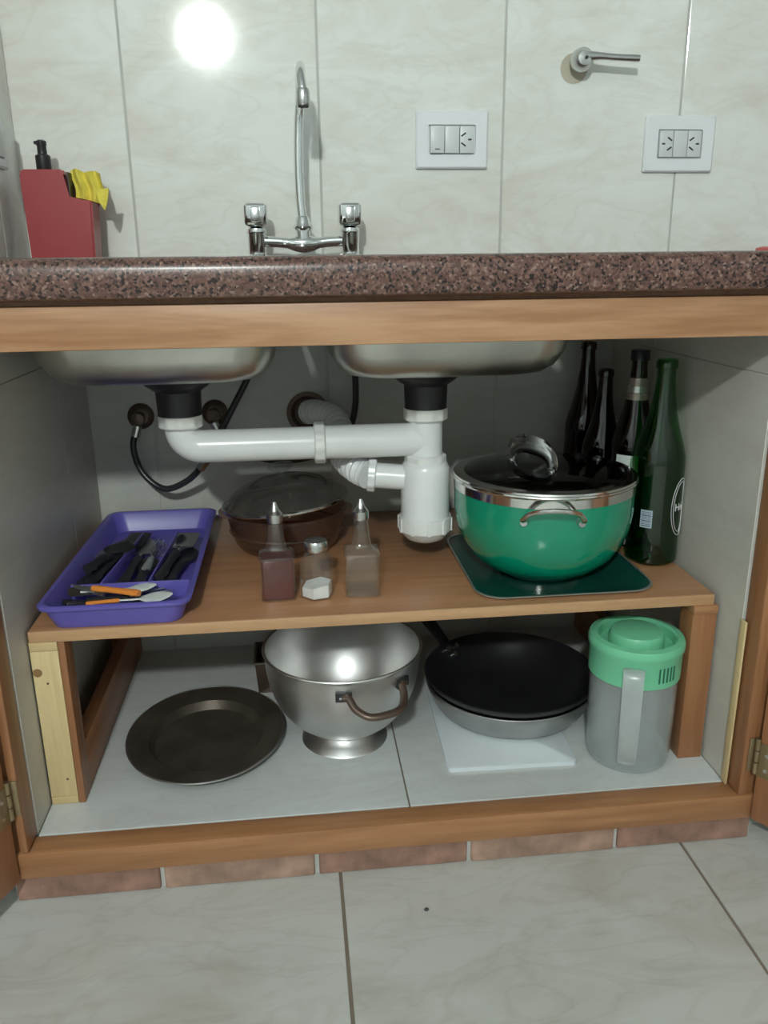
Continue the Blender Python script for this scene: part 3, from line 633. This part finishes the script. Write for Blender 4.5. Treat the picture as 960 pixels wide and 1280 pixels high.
# ------------------------------------------------------------------ cruets
def cruet(label, x, y, rz, liquid, capmat):
    t = empty('cruet_bottle', label, 'bottle', (x, y, ZS), rz)
    h = .0268
    prof = ((0, h - .002, .004), (.002, h, .005), (.064, h, .005), (.069, h + .0012, .005), (.073, h - .0008, .006), (.0755, h * .80, .008), (.080, h * .62, .010), (.090, .0140, .0138), (.124, .0105, .0104), (.127, .0115, .0114))
    obj('glass_body', rings(new(), [rrect(a, a, r, 4, 0, 0, z) for z, a, r in prof], True, False), 'clear', t)
    if liquid:
        obj('vinegar', rings(new(), [rrect(h - .0022, h - .0022, .004, 4, 0, 0, z) for z in (.0035, .0660)]), 'vinegar', t)
    else:
        obj('thick_base', rings(new(), [rrect(h - .003, h - .003, .004, 4, 0, 0, z) for z in (.002, .008)]), 'clear', t)
    obj('pourer_cap', lathe([(.0120, .123), (.0126, .125), (.0126, .136), (.0095, .140), (.0070, .143), (.0040, .152), (.0030, .155), (0, .1555)], 24), capmat, t)
    return t
cruet('square glass cruet full of dark red vinegar, in front of the casserole', -.0385, .199, .03, True, 'satin')
cruet('empty square glass cruet, rightmost of the three bottles in front', .0945, .196, -.03, False, 'satin')
ss = empty('salt_shaker', 'six-sided glass salt shaker with a little white salt, between the two cruets', 'salt shaker', (.0228, .189, ZS))
P6 = lambda r, z: [Vector((r * math.cos(i * PI / 3 + .25), r * math.sin(i * PI / 3 + .25), z)) for i in range(6)]
obj('glass_body', rings(new(), [P6(.0245, 0), P6(.0258, .003), P6(.0250, .054), P6(.021, .062), P6(.0155, .068), P6(.0155, .074)], True, False), 'clear', ss)
b = new(); R0 = [b.verts.new(p_) for p_ in P6(.0228, .003)]; R1 = [b.verts.new(p_ + Vector((0, 0, dz))) for p_, dz in zip(P6(.0228, .018), (.004, .003, .0, -.002, .001, .004))]
for i in range(6): b.faces.new((R0[i], R0[(i + 1) % 6], R1[(i + 1) % 6], R1[i]))
b.faces.new(R0[::-1]); b.faces.new(R1); obj('salt', b, 'salt', ss)
obj('cap', lathe([(.0165, .070), (.0178, .072), (.0178, .081), (.0160, .085), (0, .0865)], 28), 'satin', ss)

ss.scale = (1.06, 1.06, 1.1)
# ------------------------------------------------------------------ green stock pot on its tray
pd = empty('serving_tray', 'thin dark green tray with rounded corners and a silver edge under the green pot', 'tray', (.4185, .288, ZS))
obj('surface', rings(new(), [rrect(a, c, .045, 8, 0, 0, z) for a, c, z in ((.135, .148, 0), (.146, .158, .0038), (.142, .154, .0042), (.134, .146, .0022))]), 'darkgreen', pd)
obj('silver_rim', rings(new(), [rrect(a, c, .045, 8, 0, 0, z) for a, c, z in ((.1455, .1575, .0032), (.1475, .1595, .0036), (.1475, .1595, .0052), (.1455, .1575, .0054), (.1440, .1560, .0050))], False, False), 'silver_edge', pd, label='silver rim')
PZ = ZS + .0048
pt = empty('stock_pot', 'large green enamel pot with steel band and glass lid, at the right of the shelf', 'pot', (.4030, .252, PZ))
PR = .1465
obj('body', lathe([(0, .005), (.068, .005), (.076, .007), (.098, .017), (.119, .036), (.134, .060), (.1430, .086), (PR, .112), (PR, .1475), (PR - .003, .1475), (PR - .003, .112), (.140, .087), (.131, .062), (.116, .039), (.096, .021), (.074, .011), (0, .011)], 72), 'greenen', pt)
obj('base_ring', lathe([(.064, 0), (.069, 0), (.071, .0062), (.064, .0062)], 56), 'steelband', pt)
obj('steel_band', lathe([(PR - .002, .1455), (PR + .0012, .1465), (PR + .0012, .160), (PR + .004, .1635), (PR + .003, .1655), (PR - .003, .1655), (PR - .003, .1455)], 72), 'steelband', pt)
ld = obj('lid', lathe([(PR - .004, .1665), (PR - .010, .170), (.12, .174), (.08, .179), (.04, .182), (0, .183), (0, .181), (.04, .180), (.08, .177), (.118, .1715), (PR - .012, .1675)], 72), 'lidglass', pt)
obj('lid_rim', lathe([(PR - .008, .1655), (PR + .002, .1655), (PR + .0035, .1675), (PR + .002, .170), (PR - .007, .1712)], 72), 'steelband', ld)
b = new()
hp = [(0, -.050, .180), (0, -.051, .187), (0, -.045, .202), (0, -.027, .2115), (0, 0, .214), (0, .027, .2115), (0, .045, .202), (0, .051, .187), (0, .050, .180)]
cc = catmull(hp, 5); nn = len(cc)
ww = [.004 + .0145 * max(0, math.sin(PI * i / (nn - 1))) ** .45 * .85 for i in range(nn)]
lh = obj('lid_handle', tube(cc, [.0022] * nn, 14, w=ww, up=None, bm=b), 'chrome', ld, rot=(0, 0, math.radians(24)), loc=(-.022, 0, 0))
obj('handle_foot', lathe([(.008, .178), (.008, .1825), (.005, .185), (0, .185)], 16, (-.0017, -.0457)), 'satin', ld); obj('handle_foot', lathe([(.008, .178), (.008, .1825), (.005, .185), (0, .185)], 16, (-.0423, .0457)), 'satin', ld)
def pot_handle(az, zt=.128):
    t_ = Matrix.Rotation(az, 4, 'Z'); r0 = PR + .001
    s_ = .285
    pts_ = [Vector((r0 + .004, 0, 0))] * 0
    for ang, rr_, zz in ((-s_, r0 + .004, zt), (-s_ * .98, r0 + .012, zt + .004), (-s_ * .72, r0 + .024, zt + .018), (-s_ * .35, r0 + .032, zt + .025), (0, r0 + .034, zt + .027), (s_ * .35, r0 + .032, zt + .025), (s_ * .72, r0 + .024, zt + .018), (s_ * .98, r0 + .012, zt + .004), (s_, r0 + .004, zt)):
        pts_.append(t_ @ Vector((rr_ * math.cos(ang), rr_ * math.sin(ang), zz)))
    h_ = obj('side_handle', tube(catmull(pts_, 5), .0036, 12, w=.0055), 'steelband', pt)
    for s2_ in (-s_, s_):
        d_ = t_ @ Vector((math.cos(s2_), math.sin(s2_), 0))
        obj('rivet', cyl(d_ * (r0 - .002) + Vector((0, 0, zt - .002)), d_ * (r0 + .007) + Vector((0, 0, zt - .002)), (.0075), 16, r1=.0055), 'satin', h_)
pot_handle(math.radians(-101)); pot_handle(math.radians(79))

# ------------------------------------------------------------------ bottles
def bottle(label, x, y, h, r, mat, rz=0, long_neck=True):
    t = empty('beer_bottle', label, 'bottle', (x, y, ZS), rz)
    s = h
    prof = [(0, .006), (r * .72, .004), (r * .86, 0), (r, .006), (r, s * .50), (r * .985, s * .54), (r * .86, s * .60), (r * .66, s * .68), (r * .50, s * .76), (r * .40, s * .84), (r * .345, s * .92), (r * .345, s * .955), (r * .40, s * .958), (r * .40, s * .985), (r * .36, s), (r * .27, s)]
    obj('glass', lathe(prof, 48, caps=False), mat, t)
    return t
g = bottle('tall green glass beer bottle standing front right beside the green pot', .6115, .278, .349, .0435, 'greenglass')
def wrap(az, zc, r):
    def xf(c): a = az + c.x / r; rr_ = r + c.z; return Vector((rr_ * math.cos(a), rr_ * math.sin(a), zc + c.y))
    return xf
rb = .0438
# enamel print on the right side of the bottle: double oval with the name across
AZ = math.radians(-47)
for k, (hw_, hh_) in enumerate(((.0230, .0500), (.0185, .0440))):
    pts_ = []
    for i in range(49):
        a = 2 * PI * i / 48
        pts_.append(wrap(AZ, .104, rb)(Vector((hw_ * math.cos(a), hh_ * math.sin(a), .0001))))
    obj('logo_oval', tube(pts_, .0005, 6), 'inkw', g)
textmesh('Heineken', .0185, 'inkw', 'lettering', g, wrap(AZ + .020 / rb, .104, rb), .0003)
b = new(); az0 = math.radians(-131)
def patchwrap(az, zc, hx_, hy_, r_, n=6):
    b_ = new(); f_ = wrap(az, zc, r_)
    V = [[b_.verts.new(f_(Vector((-hx_ + 2 * hx_ * i / n, s__ * hy_, .0)))) for i in range(n + 1)] for s__ in (-1, 1)]
    U_ = [[b_.verts.new(f_(Vector((-hx_ + 2 * hx_ * i / n, s__ * hy_, .0004)))) for i in range(n + 1)] for s__ in (-1, 1)]
    for W_ in (V, U_):
        for i in range(n): b_.faces.new((W_[0][i], W_[0][i + 1], W_[1][i + 1], W_[1][i]))
    return b_
obj('barcode_label', patchwrap(az0, .085, .010, .0155, rb), 'paper', g, label='small pale blue barcode label')
for i in range(9):
    obj('barcode_line', patchwrap(az0, .073 + i * .0030, .0080, .0005 if i % 3 else .0009, rb + .0004, 4), 'inkd', g)
bc = bottle('brown bottle with a silver and red neck label, behind the green bottle', .6065, .375, .352, .039, 'brownglass')
for z0_, z1_, mn in ((.268, .280, 'label'), (.2805, .292, 'silver_edge'), (.2925, .306, 'label')):
    f_ = lambda z: .039 * (.66 + (.50 - .66) * (z / .352 - .68) / .08) if z / .352 < .76 else .039 * (.50 + (.40 - .50) * (z / .352 - .76) / .08) if z / .352 < .84 else .039 * (.40 + (.345 - .40) * (z / .352 - .84) / .08)
    obj('neck_label', lathe([(f_(z0_) + .0008, z0_), (f_(z1_) + .0008, z1_)], 32, caps=False), mn, bc)
obj('bottle_cap', lathe([(.0165, .336), (.0165, .3525), (.0155, .354), (0, .354)], 24), 'blackp', bc)
obj('body_label', patchwrap(math.radians(-128), .150, .020, .022, .0393), 'inkw', bc, label='white body label')
bottle('short brown bottle standing between the two taller brown ones', .5765, .452, .312, .036, 'brownglass')
bottle('tall plain brown bottle standing farthest back near the rear wall', .580, .560, .352, .0385, 'brownglass')

# ------------------------------------------------------------------ lower level
# dark round plate
pp = empty('baking_plate', 'dark scorched metal plate with a wide rim lying on the cabinet floor', 'plate', (-.178, .262, ZI))
obj('plate', lathe([(0, .001), (.080, .001), (.088, .003), (.098, .016), (.128, .021), (.133, .0225), (.134, .021), (.129, .0185), (.099, .0135), (.090, .0005), (.080, 0 - .0)], 72, sy=1.15, caps=False), 'darkpan', pp)
obj('rolled_edge', tube([Vector((.1335 * math.cos(a), .1335 * 1.15 * math.sin(a), .0212)) for a in [2 * PI * i / 72 for i in range(73)]], .0019, 8), 'alu_in', pp, label='bright worn rim edge')

# colander
co = empty('colander', 'aluminium colander on a round foot with brown side handles', 'colander', (.063, .253, ZI))
CR, CH = .133, .176
prof = []
for i in range(15):
    a = i / 14 * PI / 2; prof.append((CR * math.sin(a) ** .82, .016 + (CH - .024) * (1 - math.cos(a) ** .95)))
outer = prof + [(CR + .001, CH - .004), (CR + .004, CH - .001), (CR + .003, CH + .001), (CR - .001, CH)]
inner = [(max(0, r - .0025), z + .0018) for r, z in prof[::-1]]
obj('bowl', lathe(outer + inner, 72, caps=False), 'alu', co)
obj('foot', lathe([(.050, .026), (.053, .019), (.062, .010), (.0735, .003), (.0755, 0), (.073, 0), (.060, .007), (.050, .016), (.047, .024)], 56, caps=False), 'alu', co)
# drain holes: dark perforations following the inner surface
import bisect
def surf(r):
    pr = [(a, z) for a, z in prof]
    for (r0, z0_), (r1, z1_) in zip(pr[:-1], pr[1:]):
        if r0 <= r <= r1: k_ = (r - r0) / (r1 - r0 + 1e-9); return z0_ + (z1_ - z0_) * k_ + .0020, (z1_ - z0_) / (r1 - r0 + 1e-9)
    return pr[-1][1], 1
b = new()
for az_deg in (-99, -54, -9, 36, 81, 126, 171, 216):
    for r_, nn_ in ((.101, 4), (.092, 5), (.082, 4), (.071, 3)):
        for k_ in range(nn_):
            a = math.radians(az_deg) + (k_ - (nn_ - 1) / 2) * .0092 / r_
            z_, sl = surf(r_); d_ = Vector((math.cos(a), math.sin(a), 0)); nrm = Vector((-sl * d_.x, -sl * d_.y, 1)).normalized()
            c_ = d_ * r_ + Vector((0, 0, z_)); cyl(c_, c_ + nrm * .0007, .0018, 8, b)
obj('drain_holes', b, 'slot', co, kind='stuff')
def col_handle(az):
    t_ = Matrix.Rotation(az, 4, 'Z'); s_ = .40; r0 = CR
    P = [t_ @ Vector((rr_ * math.cos(a), rr_ * math.sin(a), zz)) for a, rr_, zz in ((-s_, r0 + .003, .150), (-s_ * .86, r0 + .006, .150), (-s_ * .70, r0 + .020, .138), (-s_ * .40, r0 + .034, .130), (0, r0 + .038, .130), (s_ * .40, r0 + .034, .130), (s_ * .70, r0 + .020, .138), (s_ * .86, r0 + .006, .150), (s_, r0 + .003, .150))]
    h_ = obj('handle', tube(catmull(P, 5), .0055, 12, w=.0065), 'bronze', co)
    for s2_ in (-s_, s_):
        m_ = t_ @ Matrix.Rotation(s2_, 4, 'Z')
        br = obj('bracket', B(r0 - .0018, r0 + .0035, -.013, .013, .142, .158, bev=.0012, mtx=m_), 'blackp', h_)
        for dy in (-.005, .005):
            c_ = m_ @ Vector((r0 + .003, dy, .150)); c2_ = m_ @ Vector((r0 + .0052, dy, .150)); obj('rivet', cyl(c_, c2_, .0022, 10), 'satin', h_)
col_handle(math.radians(-70)); col_handle(math.radians(110))
# small tin behind the colander
tn = empty('loaf_tin', 'small dark metal tin half hidden behind the left of the colander', 'tin', (-.034, .458, ZI), 0)
obj('tin', rings(new(), [rrect(a, c, .004, 3, 0, 0, z) for a, c, z in ((.060, .040, 0), (.064, .044, .064), (.067, .047, .066), (.067, .047, .068), (.062, .042, .067), (.058, .038, .003))]), 'bronze', tn)
obj('rolled_rim', tube(rrect(.067, .047, .004, 3, 0, 0, .067) + [rrect(.067, .047, .004, 3, 0, 0, .067)[0]], .0015, 6), 'alu_in', tn, label='bright rim')

# white cutting board and the two pans on it
cb = empty('cutting_board', 'thin white plastic cutting board flat under the pans', 'cutting board', (.335, .245, ZI), math.radians(-1.5))
obj('board', rings(new(), [rrect(.108, .130, .008, 4, 0, 0, z) for z in (0, .0065)] + [rrect(.107, .129, .008, 4, 0, 0, .0072)]), 'board', cb)
BZ = ZI + .0073
PX, PYc = .372, .302
sb = empty('steel_bowl', 'wide dull steel wok bowl on the cutting board, under the black frying pan', 'bowl', (PX, PYc, BZ))
obj('bowl', lathe([(0, 0), (.108, 0), (.120, .0025), (.132, .011), (.143, .027), (.151, .046), (.1545, .056), (.1545, .058), (.151, .058), (.148, .047), (.140, .029), (.129, .0135), (.117, .0052), (0, .003)], 72), 'alu_in', sb)
obj('rolled_rim', tube(arc((0, 0, .0575), .1525, 0, 2 * PI, 72, 'xy'), .0016, 8), 'alu', sb)
fp = empty('frying_pan', 'deep black nonstick frying pan nested in the steel bowl, handle to the rear left', 'frying pan', (PX, PYc, BZ + .0045))
obj('pan', lathe([(0, 0), (.078, 0), (.094, .004), (.114, .018), (.131, .035), (.141, .050), (.1505, .0570), (.1560, .064), (.1570, .070), (.1545, .071), (.151, .066), (.137, .050), (.128, .037), (.110, .021), (.09, .007), (0, .004)], 72), 'nonstick', fp)
az = math.radians(127); d_ = Vector((math.cos(az), math.sin(az), 0))
P = [d_ * .146 + Vector((0, 0, .056)), d_ * .160 + Vector((0, 0, .066)), d_ * .19 + Vector((0, 0, .088)), d_ * .23 + Vector((0, 0, .112)), d_ * .29 + Vector((0, 0, .135)), d_ * .335 + Vector((0, 0, .148))]
nn_ = len(catmull(P, 5)); obj('handle', tube(catmull(P, 5), [.006] * nn_, 14, w=[.016 - .004 * math.sin(PI * min(1, i / 12)) for i in range(nn_)], up=(0, 0, 1)), 'blackp', fp)
for (dr_, ds_) in ((.1465, .012), (.1465, -.012), (.1385, 0)):
    s_ = Vector((-d_.y, d_.x, 0)); c_ = d_ * (dr_ - .002) + s_ * ds_ + Vector((0, 0, .0615 - (.1465 - dr_) * 1.4)); obj('rivet', cyl(c_ + d_ * .004 - Vector((0, 0, .003)), c_ - d_ * .0045 + Vector((0, 0, .0035)), .0052, 14), 'satin', fp)

# pitcher with mint lid
pc = empty('plastic_pitcher', 'milky plastic pitcher with a mint green lid, handle facing forward', 'pitcher', (.5340, .136, ZI))
obj('jug', lathe([(0, .003), (.058, .003), (.061, 0), (.065, .004), (.0675, .012), (.0690, .08), (.0705, .206), (.0690, .206), (.0675, .08), (.066, .012), (.060, .006), (0, .005)], 64), 'milky', pc)
obj('lid', lathe([(.0708, .152), (.0725, .153), (.0730, .196), (.0755, .200), (.0760, .208), (.0735, .214), (.0640, .216), (.0600, .213), (.0580, .200), (.0440, .198), (.0425, .216), (.0400, .2205), (.030, .2225), (0, .2225), (0, .218), (.036, .216), (.040, .192), (.062, .196), (.0705, .196)], 64), 'mint', pc)
azh = math.radians(-114); d_ = Vector((math.cos(azh), math.sin(azh), 0))
P = [d_ * .0725 + Vector((0, 0, .186)), d_ * .082 + Vector((0, 0, .186)), d_ * .091 + Vector((0, 0, .172)), d_ * .094 + Vector((0, 0, .13)), d_ * .091 + Vector((0, 0, .075)), d_ * .082 + Vector((0, 0, .035)), d_ * .0685 + Vector((0, 0, .022))]
cc = catmull(P, 6); obj('handle', tube(cc, .0028, 14, w=[.0170 - .003 * (i / len(cc)) for i in range(len(cc))]), 'milky2', pc)
for k_ in range(5):
    a = math.radians(-82 + k_ * 5.6); m_ = Matrix.Rotation(a, 4, 'Z')
    obj('strainer_slot', B(.0722, .0736, -.0012, .0012, .163, .187, mtx=m_), plain('slot_green', (.02, .13, .08), .6) if k_ == 0 else bpy.data.materials['slot_green'], pc)
for o_ in pc.children:
    o_.data.transform(Matrix.Diagonal((1, 1, 1.035, 1)))
for n_, g_ in (('beer_bottle', 'empty beer bottles in the right shelf corner'), ('cruet_bottle', 'square glass cruets'), ('wall_socket', 'white wall plates'), ('stop_valve', 'stop valves on the back wall'), ('supply_hose', 'black supply hoses'), ('table_knife', 'table knives in the cutlery tray'), ('table_fork', 'forks in the cutlery tray')):
    for o_ in bpy.data.objects:
        if o_.parent is None and o_.name.split('.')[0] == n_: o_['group'] = g_
# a crumb on the floor
cr = obj('crumb', lathe([(0, 0), (.003, .0005), (.004, .002), (.002, .004), (0, .0045)], 7, sy=.7), 'slot', loc=(.157, -.076, 0.0002)); cr['label'] = 'tiny black crumb on the floor tile in front of the cabinet'; cr['category'] = 'crumb'
